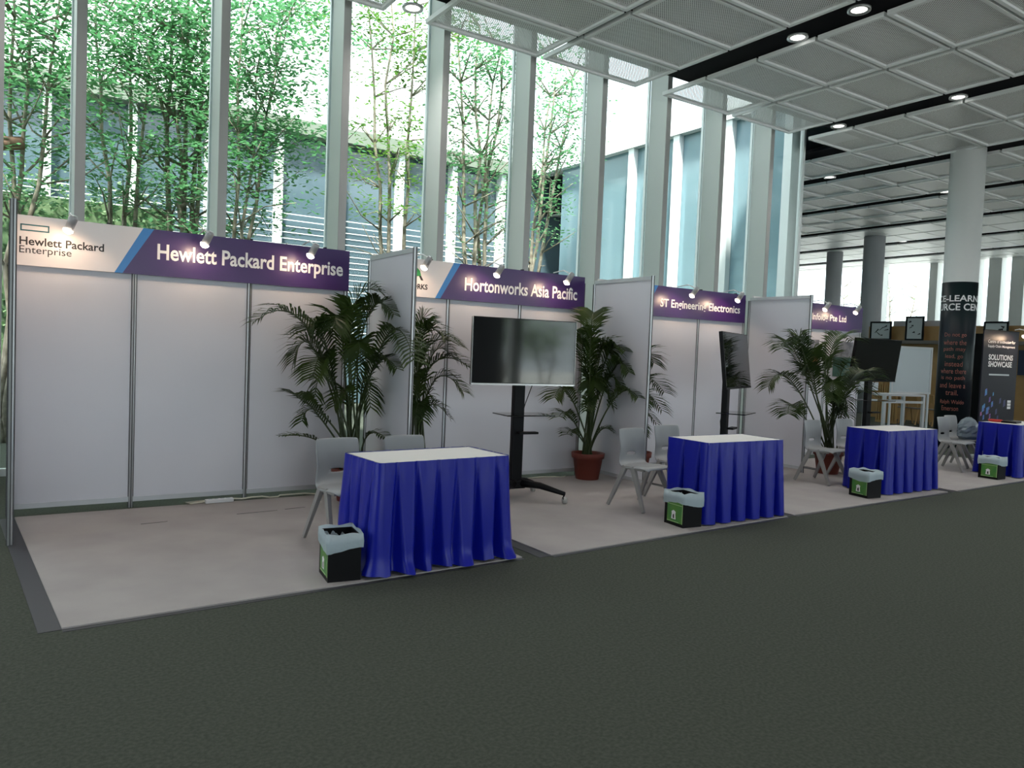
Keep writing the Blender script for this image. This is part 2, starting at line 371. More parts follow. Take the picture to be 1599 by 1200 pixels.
# ------------------------------------------------------------------ trees and hedge outside
def leaf_spray(b, c, rng, s, n, flat=0.28):
    for _ in range(n):
        p = c+Vector((rng.gauss(0, s), rng.gauss(0, s), rng.gauss(0, s*flat)))
        a = rng.uniform(0, 6.28); L = rng.uniform(0.07, 0.15); wd = L*0.42
        d = Vector((math.cos(a), math.sin(a), rng.uniform(-0.5, 0.25))); t = Vector((-math.sin(a), math.cos(a), rng.uniform(-0.5, 0.5)))*wd
        b.add([p-d*L*0.5, p+t*0.5, p+d*L*0.5, p-t*0.5], [(0, 1, 2, 3)])
def tree(base, stems, tops, seed, label, leaf='leafa', nl=55, spread=0.30, extra=(), stub=None, trunk_r=0.07, group='trees in the courtyard', twigs=4):
    rng = random.Random(seed); base = Vector(base)
    e = tag(empty('courtyard_tree', base), label, 'tree', group)
    fol = MB()
    for st in tops:
        st = Vector(st)-base
        tb = MB()
        s0 = Vector((rng.uniform(-.18, .18), rng.uniform(-.15, .15), 0))
        k1 = s0.lerp(st, 0.45)+Vector((rng.uniform(-.25, .25), rng.uniform(-.2, .2), 0))
        pts = []
        for i in range(11):
            t = i/10; pts.append(s0*(1-t)**2+k1*2*t*(1-t)+st*t*t+Vector((rng.gauss(0, .035), rng.gauss(0, .035), 0))*(1 if 0 < i < 10 else 0))
        tb.tube(pts, [trunk_r*(1-0.75*i/10) for i in range(11)], 7)
        ends = [pts[-1]]
        for i in range(4, 11):
            for _ in range(twigs-2 if i < 7 else twigs-1):
                p = pts[i]; a = rng.uniform(0, 6.28); L = rng.uniform(0.5, 1.15)
                q1 = p+Vector((math.cos(a)*L*0.5, math.sin(a)*L*0.5, rng.uniform(0.15, 0.5)))
                q2 = p+Vector((math.cos(a)*L, math.sin(a)*L, rng.uniform(0.1, 0.8)))
                tb.tube([p, q1, q2], [trunk_r*0.32, trunk_r*0.2, 0.006], 5)
                if i >= 5: ends += [q1, q2, (q1+q2)/2+Vector((0, 0, 0.1))]
        tb.build('trunk', 'bark', e, True)
        for q in ends: leaf_spray(fol, q, rng, spread, nl)
    for q in extra:
        q = Vector(q)-base
        for _ in range(7): leaf_spray(fol, q+Vector((rng.gauss(0, .3), rng.gauss(0, .3), rng.gauss(0, .15))), rng, spread, nl)
    tag(fol.build('foliage', leaf, e), kind='stuff')
    if stub:
        a, b = Vector(stub[0])-base, Vector(stub[1])-base
        MB().tube([a, b], [0.10, 0.09], 10).build('branch_stub', 'brown', e, True)
P = onY
def pts(Y, *l): return [P(x, y, Y) for x, y in l]
def gb(x, y, Y): q = P(x, y, Y); return (q.x, Y, -0.05)
Y1, Y2, Y3 = 5.2, 6.6, 8.0
tree(gb(18, 300, Y1), 2, pts(Y1, (45, -40), (20, -60), (95, -10)), 1, 'dark-stemmed feathery tree at the left edge behind the first window', nl=34,
     extra=pts(Y1, (60, 60), (90, 30), (60, 110), (70, 140)), stub=(P(0, 224, Y1), P(38, 224, Y1)), trunk_r=0.055)
tree(gb(205, 300, Y2), 2, pts(Y2, (150, -20), (215, -40), (235, 60)), 2, 'slender crooked tree left in the second window pane', nl=30,
     extra=pts(Y2, (165, 40), (180, 90), (200, 30), (230, 80), (160, 80)), trunk_r=0.06)
tree(gb(285, 300, Y2), 5, pts(Y2, (270, -30), (300, -50), (320, 20), (285, 60), (330, 90)), 3, 'thick bundle of stems with dense crown in the second window pane', nl=32,
     extra=pts(Y2, (290, 90), (270, 120), (310, 120), (300, 30), (250, 40)), trunk_r=0.075)
tree(gb(372, 300, Y1), 2, pts(Y1, (380, -20), (440, 40), (400, 120)), 4, 'leafy tree sweeping down across the third window pane', nl=38,
     extra=pts(Y1, (400, 60), (450, 120), (440, 150), (390, 180), (420, 200), (400, 240), (380, 270), (480, 20), (490, 60), (440, 220), (480, 235)), trunk_r=0.05, leaf='leafa')
tree(gb(620, 350, Y2), 3, pts(Y2, (575, 0), (610, -20), (650, 10)), 5, 'yellow-green tree behind the fourth window pane beside the ceiling downlight', leaf='leafb', nl=24,
     extra=pts(Y2, (570, 40), (600, 50), (640, 60), (650, 90), (490, 40), (500, 20), (590, 240), (610, 290)), trunk_r=0.06)
tree(gb(742, 400, Y2), 3, pts(Y2, (715, 60), (750, 40), (785, 80), (770, 130)), 6, 'pale-barked tree spreading behind the fifth window pane', nl=20,
     extra=pts(Y2, (720, 100), (760, 100), (790, 130), (770, 170), (730, 260), (710, 245)), trunk_r=0.07)
tree(gb(810, 400, Y3), 2, pts(Y3, (870, 90), (895, 120), (860, 150)), 7, 'leaning tree with loose crown behind the sixth window pane', nl=22,
     extra=pts(Y3, (880, 140), (850, 200), (870, 220), (890, 170), (850, 250), (840, 120)), trunk_r=0.07)
# trees outside the rear windows (mirrored in the television)
tree((12.6, -25.0, -0.2), 3, [(11.9, -25, 3.4), (12.8, -24.8, 3.0), (13.4, -25.2, 2.6)], 11, 'broad green tree outside the windows behind the camera', leaf='leafb', nl=50, group='trees behind the camera', spread=.6)
tree((14.9, -26.0, -0.2), 3, [(14.2, -26, 2.2), (15.2, -25.8, 2.6)], 12, 'smaller green tree outside the windows behind the camera', leaf='leafb', nl=50, group='trees behind the camera', spread=.6)
# far trees beyond the right-hand glazing
tree((XR+5, 13.2, -0.2), 2, [(XR+5, 12.5, 5.5), (XR+5, 14, 6.2)], 13, 'thin tree outside the distant windows left of the round column', nl=14, group='trees outside far windows', spread=.6)
tree((XR+6, 16.5, -0.2), 2, [(XR+6, 16, 5.2), (XR+6, 17, 5.8)], 14, 'thin tree outside the distant windows beside the grey column', nl=14, group='trees outside far windows', spread=.6)
# clipped hedge in front of the far building
rng = random.Random(5); hb = MB()
for _ in range(16000):
    p = Vector((rng.uniform(-6, 2.9), rng.uniform(YFAR-2.6, YFAR-1.6), rng.uniform(0.0, 4.55)+rng.gauss(0, .15)))
    a = rng.uniform(0, 6.28); L = 0.10; d = Vector((math.cos(a), math.sin(a), rng.uniform(-.8, .8)))*L; t = Vector((-math.sin(a), math.cos(a), rng.uniform(-.8, .8)))*L*.6
    hb.add([p-d*.5, p+t*.5, p+d*.5, p-t*.5], [(0, 1, 2, 3)])
hb.box(-6, 2.9, YFAR-2.3, YFAR-1.9, -0.05, 4.2)
tag(hb.build('hedge', 'hedge'), 'tall leafy green hedge in front of the courtyard building', 'hedge', kind='stuff')

# ------------------------------------------------------------------ exhibition booths
XB = [0.0, 3.24, 6.38, 9.46]; HD = 2.55; DD = 1.08
PX = [[0.03, 0.97, 2.0, 3.0]] + [[0.03, 1.0, 2.0, 2.99]]*3
names = ['leftmost booth shell of white panels with aluminium posts', 'second booth shell from the left, behind the large television',
         'third booth shell from the left, behind the slanted television', 'rightmost booth shell, with posters on its white panels']
def post(x, y, h, parent):
    b = MB(); r = 0.02
    vs = [];  # octagonal post with grooves
    b.lathe([(r, 0.0), (r, h)], 8, (x, y, 0))
    for k in range(4):
        a = k*math.pi/2+math.pi/8*0
        b.box(x+math.cos(a)*r*0.98-0.004, x+math.cos(a)*r*0.98+0.004, y+math.sin(a)*r*0.98-0.004, y+math.sin(a)*r*0.98+0.004, 0.0, h-0.002, 1)
    return b.build('post', ['alu', 'groove'], parent)
booths = []
for i, X0 in enumerate(XB):
    e = tag(empty('exhibition_booth', (X0, 0, 0)), names[i], 'booth', 'exhibition booth shells'); booths.append(e)
    px = PX[i]
    for x in px: post(x, 0, 2.5, e)
    post(px[0], -DD, HD, e)
    for a, b in zip(px[:-1], px[1:]):
        MB().box(a+0.018, b-0.018, -0.002, 0.002, 0.10, 2.44).build('wall_panel', 'panel', e)
        MB().box(a+0.018, b-0.018, -0.014, 0.014, 0.055, 0.10).build('bottom_rail', 'rail', e)
        MB().box(a+0.018, b-0.018, -0.014, 0.014, 2.44, 2.48).build('top_rail', 'rail', e)
    x = px[0]
    MB().box(x-0.002, x+0.002, -DD+0.018, -0.018, 0.10, HD-0.05).build('side_panel', 'panel', e)
    MB().box(x-0.014, x+0.014, -DD+0.018, -0.018, 0.055, 0.10).build('bottom_rail', 'rail', e)
    MB().box(x-0.014, x+0.014, -DD+0.018, -0.018, HD-0.05, HD-0.005).build('top_rail', 'rail', e)

# signs
ZT, ZB = 2.572, 2.15
signlab = ['white and purple fascia sign lettered Hewlett Packard Enterprise', 'fascia sign lettered Hortonworks Asia Pacific',
           'fascia sign lettered ST Engineering Electronics', 'rightmost purple fascia sign lettered Infolog Pte Ltd']
for i, X0 in enumerate(XB):
    e = tag(empty('fascia_sign', (X0, -0.045, ZB)), signlab[i], 'sign', 'booth fascia signs')
    L, Rr = 0.045, (3.01, 2.96, 2.95, 2.95)[i]; H = ZT-ZB
    a0, a1, b0, b1 = 0.80, 1.03, 0.865, 1.12      # stripe bottom-left/top-left/bottom-right/top-right
    Y = -0.010
    def slab(poly, name, m, y0=-0.010, y1=0.010):
        n_ = len(poly); vs = [(x, y0, z) for x, z in poly]+[(x, y1, z) for x, z in poly]
        fs = [tuple(range(n_)), tuple(range(2*n_-1, n_-1, -1))]+[((k+1) % n_, k, n_+k, n_+(k+1) % n_) for k in range(n_)]
        return MB().add(vs, fs).build(name, m, e)
    slab([(L, 0), (a0, 0), (a1, H), (L, H)], 'white_field', 'signw')
    slab([(a0, 0), (b0, 0), (b1, H), (a1, H)], 'stripe', 'signb')
    slab([(b0, 0), (Rr, 0), (Rr, H), (b1, H)], 'purple_field', 'signp')
    for hx in (0.75, 2.0, 2.75): MB().box(hx-0.012, hx+0.012, 0.0, 0.045, H-0.01, H+0.014).build('hook', 'tvb', e)
    if i == 0:
        text_on_wall('lettering', 'Hewlett Packard Enterprise', 1.15, 2.94, 0.105, 0.295, -0.0125, 'white', e, 0.022)
        text_on_wall('lettering', 'Hewlett Packard', 0.082, 0.715, 0.172, 0.242, -0.0125, 'black', e, 0.018)
        text_on_wall('lettering', 'Enterprise', 0.082, 0.465, 0.085, 0.165, -0.0125, 'black', e, 0.0)
        fr = MB(); x0, x1, z0, z1, t = 0.087, 0.298, 0.29, 0.348, 0.011
        fr.box(x0, x1, -0.0125, -0.0105, z0, z0+t).box(x0, x1, -0.0125, -0.0105, z1-t, z1).box(x0, x0+t, -0.0125, -0.0105, z0, z1).box(x1-t, x1, -0.0125, -0.0105, z0, z1)
        fr.build('logo_frame', 'teal', e)
    elif i == 1:
        text_on_wall('lettering', 'Hortonworks Asia Pacific', 1.18, 2.84, 0.115, 0.27, -0.0125, 'white', e, 0.02)
        text_on_wall('lettering', 'HORTONWORKS', 0.10, 0.70, 0.085, 0.145, -0.0125, 'black', e, 0.03)
        lg = MB()
        lg.add([(0.46, -0.0125, 0.21), (0.50, -0.0125, 0.30), (0.56, -0.0125, 0.325), (0.60, -0.0125, 0.29), (0.615, -0.0125, 0.235), (0.55, -0.0125, 0.225)], [(0, 5, 4, 3, 2, 1)], 0)
        lg.add([(0.50, -0.0125, 0.215), (0.545, -0.0125, 0.225), (0.565, -0.0125, 0.165), (0.54, -0.0125, 0.165)], [(0, 3, 2, 1)], 1)
        lg.add([(0.585, -0.0125, 0.235), (0.615, -0.0125, 0.235), (0.645, -0.0125, 0.185), (0.615, -0.0125, 0.185)], [(0, 3, 2, 1)], 1)
        lg.build('logo', ['green', 'black'], e)
    elif i == 2:
        text_on_wall('lettering', 'ST Engineering Electronics', 1.17, 2.83, 0.10, 0.25, -0.0125, 'white', e, 0.018)
    else:
        text_on_wall('lettering', 'Infolog Pte Ltd', 1.52, 2.47, 0.115, 0.26, -0.0125, 'white', e, 0.018)

# sign spotlights
def spotlamp(X, Y, z, label, tilt=0.0, wallY=-0.045, ztop=ZT):
    e = tag(empty('arm_spotlight', (X, Y, z)), label, 'spotlight', 'sign spotlights')
    hd = Vector((-0.32, 0.42, -0.85)).normalized()        # aim: down, back to the sign, a little left
    top = -hd*0.115
    MB().tube([-hd*0.005, top, top-hd*0.02], [0.034, 0.034, 0.022], 16).build('head', 'head', e, True)
    b = MB(); n_ = 8
    prof = [(0.0305*math.cos(t), t) for t in [k*math.pi/2/6 for k in range(7)]]
    b.tube([hd*(0.0+0.034*math.sin(t)) for _, t in prof], [max(0.002, 0.040*math.cos(t)) for _, t in prof], 14)
    b.build('bulb', 'bulb', e, True)
    MB().tube([top+Vector((0, 0.01, 0)), Vector((0.02, 0.1, ztop+0.03-z)), Vector((0.02, wallY-Y, ztop+0.012-z))], 0.007, 8).build('arm', 'whitep', e, True)
    ld = bpy.data.lights.new('spot', 'SPOT'); ld.energy = 4.5; ld.color = (1.0, 0.68, 0.44); ld.spot_size = R(179); ld.spot_blend = 0.35; ld.shadow_soft_size = 0.035
    lo = bpy.data.objects.new('lamp_light', ld); COL.objects.link(lo); lo.parent = e; lo.location = hd*0.05
    lo.rotation_euler = hd.to_track_quat('-Z', 'Y').to_euler()
lw = ['left of three on', 'middle of three on', 'right of three on']
sw = ['the Hewlett Packard Enterprise sign', 'the Hortonworks sign', 'the ST Engineering sign', 'the Infolog sign']
for i, xs in enumerate([(0.42, 1.5, 2.49), (3.74, 4.67, 5.68), (7.86, 8.80), (10.89, 11.73)]):
    for k, x in enumerate(xs):
        wd = lw[k] if len(xs) == 3 else ('left one in view on', 'right one on')[k]
        spotlamp(x, -0.35, 2.45, 'glowing arm spotlight, %s %s' % (wd, sw[i]))

# ------------------------------------------------------------------ carpets
def carpet(poly, label):
    c = Vector((sum(p[0] for p in poly)/len(poly), sum(p[1] for p in poly)/len(poly), 0))
    e = tag(empty('booth_carpet', c), label, 'carpet', 'grey booth carpets')
    pl = [Vector((p[0], p[1], 0))-c for p in poly]; n_ = len(pl)
    vs = [(p.x, p.y, 0.002) for p in pl]+[(p.x, p.y, 0.012) for p in pl]
    MB().add(vs, [tuple(range(n_-1, -1, -1)), tuple(range(n_, 2*n_))]+[(k, (k+1) % n_, n_+(k+1) % n_, n_+k) for k in range(n_)]).build('carpet_sheet', 'carpet', e)
    for k in (0, 3):                                             # front and left edges carry tape
        a, b = pl[k], pl[(k+1) % n_]; d = (b-a).normalized(); nn = Vector((d.y, -d.x, 0)); wdt = 0.05 if k == 0 else 0.12
        off = nn*(wdt/2-0.01)
        MB().bar(a+off+Vector((0, 0, 0.0015)), b+off+Vector((0, 0, 0.0015)), wdt, 0.003, ref=(nn.x, nn.y, 0)).build('edge_tape', 'tape', e)
    return e
C1 = carpet([(0.25, -3.13), (3.30, -3.03), (3.30, -0.12), (0.07, -0.12)], 'light grey carpet of the leftmost booth with black taped edge')
carpet([(3.54, -3.08), (6.66, -2.93), (6.62, -0.10), (3.50, -0.10)], 'light grey carpet under the large television stand')
carpet([(6.78, -2.92), (10.02, -2.84), (9.9, -0.10), (6.74, -0.10)], 'light grey carpet of the third booth from the left')
carpet([(10.22, -2.85), (14.2, -2.72), (14.2, -0.10), (10.12, -0.10)], 'light grey carpet of the rightmost booth')

for x0, x1, y in ((0.95, 1.16, -0.80), (1.75, 2.12, -0.72), (2.2, 2.4, -0.68)):
    sm = MB().bar((x0, y, 0.0125), (x1, y+0.02, 0.0125), 0.014, 0.002, ref=(0, 1, 0), wx2=0.004).build('seam', 'tape')
    sm.parent = C1; sm.matrix_parent_inverse = Matrix.Translation(-Vector(C1.location))

# ------------------------------------------------------------------ tables with blue skirts
def skirt_mesh(wx, wy, h, lam, seed, loose):
    rng = random.Random(seed)
    a, c = wx/2, wy/2; r = 0.03
    per = []
    def seg(p, q, nrm, n_):
        for k in range(n_): t = k/n_; per.append((Vector(p).lerp(Vector(q), t), Vector(nrm)))
    def arc(cx, cy, a0):
        for k in range(4): t = a0+math.pi/2*k/4; per.append((Vector((cx+r*math.cos(t), cy+r*math.sin(t))), Vector((math.cos(t), math.sin(t)))))
    sp = 0.011
    seg((-a+r, -c), (a-r, -c), (0, -1), int(wx/sp)); arc(a-r, -c+r, -math.pi/2)
    seg((a, -c+r), (a, c-r), (1, 0), int(wy/sp)); arc(a-r, c-r, 0)
    seg((a-r, c), (-a+r, c), (0, 1), int(wx/sp)); arc(-a+r, c-r, math.pi/2)
    seg((-a, c-r), (-a, -c+r), (-1, 0), int(wy/sp)); arc(-a+r, -c+r, math.pi)
    n_ = len(per); S = [0]
    for k in range(1, n_): S.append(S[-1]+(per[k][0]-per[k-1][0]).length)
    tot = S[-1]; m_ = max(4, round(tot/lam)); rows = 20
    ph = [rng.uniform(-0.9, 0.9) if loose else rng.uniform(-0.12, 0.12) for _ in range(m_+2)]; am = [rng.uniform(0.5, 1.5) if loose else rng.uniform(0.85, 1.15) for _ in range(m_+2)]
    b = MB(); vs = []
    for j in range(rows+1):
        t = j/rows; z = h*(1-t)
        for k in range(n_):
            p, nr = per[k]; s = S[k]/tot*m_; c0 = int(s); u = s-c0
            drift = (rng.random()*0)+ (0.55*t*math.sin(c0*1.7+seed) if loose else 0)
            amp = (am[c0]*(1-u)+am[(c0+1) % m_]*u)
            tt = max(0.0, (t-0.07)/0.93)
            if not loose:
                vw = 0.03+0.25*tt**0.8                                # inverted pleats open downwards
                du = abs(u-0.5-0.05*ph[c0]); q_ = max(0.0, 1-du/vw); q_ = q_*q_*(3-2*q_)
                o = 0.012+0.045*t-q_*amp*(0.016+0.115*tt)+0.006*math.cos(2*math.pi*u)*tt
            else:
                uu = (u+0.10*ph[c0]+0.16*tt*math.sin(c0*1.7+seed)*math.sin(math.pi*u)) % 1.0
                vw = 0.10+0.30*tt
                du = abs(uu-0.5); q_ = max(0.0, 1-du/vw); q_ = q_*q_*(3-2*q_)
                o = 0.015+0.055*t-q_*amp*(0.014+0.105*tt)+0.010*tt*math.sin(s*2.2+3.1*t+seed)
                if t > 0.88: o += (t-0.88)*0.35*(0.3+0.7*math.sin(s*1.3+seed)**2)
            o += 0.003*math.sin(s*9.0+seed)*(1 if t < .12 else .4)
            o = max(o, 0.002-0.075*tt)
            if not loose: zz = max(0.012, z+0.012)
            else: zz = max(0.014, z+0.014+0.012*math.sin(s*2.7)*t)
            vs.append((p.x+nr.x*o, p.y+nr.y*o, zz))
    fs = [(j*n_+k, (j+1)*n_+k, (j+1)*n_+(k+1) % n_, j*n_+(k+1) % n_) for j in range(rows) for k in range(n_)]
    b.add(vs, fs); return b
def table(cx, cy, wx, wy, rz, seed, label, loose=False, lam=0.19):
    h = 0.79
    e = tag(empty('skirted_table', (cx, cy, 0.012), rz), label, 'table', 'blue skirted tables')
    MB().box(-wx/2, wx/2, -wy/2, wy/2, h-0.035, h-0.012).build('table_top', 'ttop', e, bevel=0.003)
    for sx in (-1, 1):
        for sy in (-1, 1): MB().box(sx*(wx/2-.05)-.018, sx*(wx/2-.05)+.018, sy*(wy/2-.05)-.018, sy*(wy/2-.05)+.018, 0, h-0.035).build('leg', 'alu', e)
    tr = MB(); a, c, t = wx/2, wy/2, 0.006
    tr.box(-a-t, a+t, -c-t, -c, h-0.035, h-0.010).box(-a-t, a+t, c, c+t, h-0.035, h-0.010).box(-a-t, -a, -c, c, h-0.035, h-0.010).box(a, a+t, -c, c, h-0.035, h-0.010)
    tr.build('edge_trim', 'alu', e)
    skirt_mesh(wx+0.014, wy+0.014, h-0.022, lam, seed, loose).build('skirt', 'blue', e, True)
    return e
table(2.62, -2.735, 1.06, 0.53, R(3), 3, 'blue satin skirted table in the leftmost booth, loose folds trailing on the floor', True, 0.17)
table(6.06, -2.60, 1.06, 0.52, R(-1), 8, 'blue skirted table in front of the second booth, evenly pleated', lam=0.215)
table(9.49, -2.37, 1.08, 0.54, R(-1), 15, 'blue skirted table third from the left, beside the white frame table', lam=0.215)
table(12.95, -2.36, 1.08, 0.56, R(-1), 21, 'blue skirted table cut off by the right edge of the photo', lam=0.2, loose=False)

# ------------------------------------------------------------------ chairs
def chair_proto():
    e = empty('plastic_chair')
    prof = [(-0.215, 0.425), (-0.205, 0.445), (-0.15, 0.452), (-0.06, 0.446), (0.04, 0.438), (0.11, 0.436), (0.155, 0.444), (0.185, 0.466), (0.202, 0.500),
            (0.212, 0.535), (0.217, 0.56), (0.228, 0.62), (0.240, 0.69), (0.252, 0.75), (0.262, 0.795), (0.272, 0.805)]
    wd = [.19, .205, .21, .213, .213, .21, .205, .20, .194, .188, .186, .188, .193, .196, .190, .180]
    cols = [-1, -.82, -.5, -.36, 0, .36, .5, .82, 1]
    vs = []; fs = []
    for (y, z), w_ in zip(prof, wd):
        for c in cols:
            back = max(0, (z-0.46)/0.34)
            dish = 0.030*(c*c)*(1-min(1, back*3)) if z < 0.47 else 0
            yy = y-0.045*(c*c)*min(1, back*2)
            zz = z-(0.030*max(0, abs(c)-.8)/.2 if z < 0.47 else 0)+dish*0.4
            vs.append((c*w_, yy, zz))
    nc = len(cols)
    for i in range(len(prof)-1):
        for k in range(nc-1):
            if i == 9 and 2 <= k <= 5 and k not in (2, 5): continue       # hand slot
            fs.append((i*nc+k, i*nc+k+1, (i+1)*nc+k+1, (i+1)*nc+k))
    MB().add(vs, fs).build('seat_shell', 'chair', e, True, solid=0.012, subd=1)
    for sx in (-1, 1):
        MB().bar((sx*0.185, 0.10, 0.436), (sx*0.235, 0.285, 0.008), 0.040, 0.052, wx2=0.026, wy2=0.034).build('leg', 'leg', e, bevel=0.004)
        MB().bar((sx*0.185, 0.00, 0.436), (sx*0.235, -0.215, 0.009), 0.040, 0.056, wx2=0.026, wy2=0.034).build('leg', 'leg', e, bevel=0.004)
        MB().bar((sx*0.188, -0.16, 0.425), (sx*0.188, 0.14, 0.425), 0.030, 0.030).build('seat_rail', 'leg', e, bevel=0.004)
    return e
ch = chair_proto()
cspots = [(2.27, -2.06, 0.10, 'grey plastic chair nearest the leftmost waste bin, behind the first table'), (2.88, -2.02, 0.05, 'grey plastic chair behind the right half of the leftmost table'),
          (5.52, -2.02, 0.07, 'grey plastic chair left of the second table, fully in view'), (6.22, -1.82, 0.0, 'grey plastic chair showing only its top behind the second table'),
          (9.03, -1.74, 0.05, 'grey plastic chair in front of the palm pot beside the third table'), (9.80, -1.70, -0.02, 'grey plastic chair partly hidden by the third table, beside a palm'),
          (12.30, -1.80, 0.05, 'grey plastic chair nearest the third table among the right pair'), (12.88, -1.62, 0.0, 'grey plastic chair with the plastic bag on its seat')]
for i, (x, y, rz, lb) in enumerate(cspots):
    c = ch if i == 0 else copy_tree(ch)
    c.location = (x, y, 0.013); c.rotation_euler = (0, 0, rz); tag(c, lb, 'chair', 'grey plastic chairs')
# ------------------------------------------------------------------ waste bins
def bin_(x, y, rz, label, wx=0.22, wy=0.27, h=0.30):
    e = tag(empty('waste_bin', (x, y, 0.013), rz), label, 'bin', 'small black waste bins')
    t = 0.006; b = MB()
    b.box(-wx/2, wx/2, -wy/2, wy/2, 0, t).box(-wx/2, -wx/2+t, -wy/2, wy/2, t, h).box(wx/2-t, wx/2, -wy/2, wy/2, t, h).box(-wx/2+t, wx/2-t, -wy/2, -wy/2+t, t, h).box(-wx/2+t, wx/2-t, wy/2-t, wy/2, t, h)
    b.build('body', 'binb', e)
    rng = random.Random(int(x*100)); L = MB(); per = []
    a, c = wx/2+0.006, wy/2+0.006; ns = 10
    for (p, q) in (((-a, -c), (a, -c)), ((a, -c), (a, c)), ((a, c), (-a, c)), ((-a, c), (-a, -c))):
        for k in range(ns): t_ = k/ns; per.append((p[0]+(q[0]-p[0])*t_, p[1]+(q[1]-p[1])*t_))
    n_ = len(per); vs = []
    drop = [0.095+0.018*math.sin(k*0.32+x)+rng.uniform(-.003, .003) for k in range(n_)]; rise = [0.020+0.006*math.sin(k*.9+x) for k in range(n_)]
    for lev in range(5):
        for k, (px_, py_) in enumerate(per):
            s = [1.04, 1.05, 1.02, 0.93, 0.86][lev]; z = [h-drop[k], h-drop[k]*0.45, h+rise[k], h-0.02, h-0.16][lev]
            j = rng.uniform(-.003, .003); vs.append((px_*s+j, py_*s+j, z))
    L.add(vs, [(l*n_+k, l*n_+(k+1) % n_, (l+1)*n_+(k+1) % n_, (l+1)*n_+k) for l in range(4) for k in range(n_)])
    L.build('liner', 'liner', e, True)
    X = -wx/2-0.0015
    lb = MB().box(X, X+0.001, -wy/2+0.012, wy/2-0.04, 0.03, h-0.07).build('label_sheet', 'label', e)
    ed = MB(); y0, y1, z0, z1 = -wy/2+0.012, wy/2-0.04, 0.03, h-0.07
    ed.box(X-0.001, X, y0, y0+0.007, z0, z1).box(X-0.001, X, y0, y1, z1-0.035, z1-0.030).box(X-0.001, X, y0+.05, y1, z0+0.004, z0+0.010)
    ed.build('label_border', 'labeledge', lb)
    ic = MB(); yc = (y0+y1)/2+0.015; X2 = X-0.0015
    ic.add([(X2, yc-.032, .06), (X2, yc+.032, .06), (X2, yc+.026, .11), (X2, yc+.03, .13), (X2, yc, .145), (X2, yc-.03, .13), (X2, yc-.026, .11)], [(0, 1, 2, 3, 4, 5, 6)])
    ic.add([(X2-.001, yc-.012, .068), (X2-.001, yc+.008, .068), (X2-.001, yc+.010, .10), (X2-.001, yc-.008, .11)], [(0, 1, 2, 3)], 1)
    ic.build('label_emblem', ['white', 'black'], lb)
    return e
bin_(1.89, -2.89, R(-8), 'black waste bin with blue-white liner beside the leftmost table')
bin_(5.33, -2.75, R(-6), 'black waste bin with green label left of the second table')
bin_(8.60, -2.58, R(-10), 'black waste bin with green label left of the third table')
bin_(11.98, -2.48, R(-2), 'black waste bin with green label by the table at the right edge')

# ------------------------------------------------------------------ televisions on stands
def tv_stand(x, y, rz, tilt, label, ztv, W=1.22, H=0.70, sides=False):
    e = tag(empty('television_stand', (x, y, 0.013), rz), label, 'television', 'televisions on rolling stands')
    MB().bar((0, 0.10, 0.16), (0, 0.10, ztv+0.1), 0.13, 0.075).build('pole', 'tvb', e, bevel=0.012)
    MB().box(-0.20, 0.20, 0.035, 0.065, ztv-0.2, ztv+0.2).build('mount', 'tvb', e)
    bs = MB().box(-0.09, 0.09, 0.02, 0.18, 0.11, 0.20)
    bs.build('hub', 'tvb', e, bevel=0.01)
    for sx in (-1, 1):
        for sy in (-1, 1):
            a = MB(); tip = (sx*0.37, 0.10+sy*0.35-0.08, 0.10)
            a.tube([(sx*0.05, 0.10+sy*0.05, 0.165), (sx*0.2, 0.1+sy*0.17-0.03, 0.155), tip], [0.045, 0.036, 0.022], 8)
            arm = a.build('base_arm', 'tvb', e, True)
            cz = MB(); cz.tube([(tip[0]-0.016, tip[1], 0.036), (tip[0]+0.016, tip[1], 0.036)], 0.036, 16)
            cz.build('caster', 'wheel', arm, True)
            MB().tube([(tip[0]-0.006, tip[1], 0.036), (tip[0]-0.02, tip[1], 0.06), (tip[0], tip[1], 0.10)], 0.008, 6).build('caster_fork', 'tvb', arm)
    MB().box(-0.28, 0.28, -0.22, 0.14, ztv-0.66, ztv-0.648).build('shelf', 'screen', e, bevel=0.003)
    MB().box(-0.03, 0.20, -0.02, 0.06, ztv-0.87, ztv-0.845).build('bracket', 'tvb', e, bevel=0.004)
    MB().tube([(0.16, 0.08, ztv-0.33), (0.11, 0.14, ztv-0.55), (0.06, 0.17, ztv-0.78), (0.03, 0.15, ztv-0.9)], 0.005, 6).build('cable', 'cableb', e)
    RT = Matrix.Translation((0, 0, ztv)) @ Matrix.Rotation(tilt, 4, 'X')
    MB().box(-W/2, W/2, -0.025, 0.022, -H/2, H/2).xf(RT).build('television', 'tvb', e, bevel=0.005)
    MB().box(-W/2+0.008, W/2-0.008, -0.0265, -0.0252, -H/2+0.024, H/2-0.008).xf(RT).build('screen', 'screen', e)
    tr = MB().box(-W/2, W/2, -0.028, -0.0255, -H/2, -H/2+0.018)
    if sides: tr.box(-W/2-0.003, -W/2, -0.028, 0.0, -H/2, H/2).box(W/2, W/2+0.003, -0.028, 0.0, -H/2, H/2)
    tr.xf(RT).build('silver_bezel' if sides else 'lower_bezel', 'silver' if sides else 'tvb', e)
    return e
tv_stand(4.55, -1.14, R(-7), R(0), 'large television on a rolling stand facing the front in the second booth', 1.565, sides=True)
tv_stand(7.64, -1.34, R(26), R(-7), 'slanted dark television on a pole stand in the third booth', 1.56)
tv_stand(11.80, -0.70, R(-2), R(7), 'black television at far right behind the palm with a red pot', 1.66)

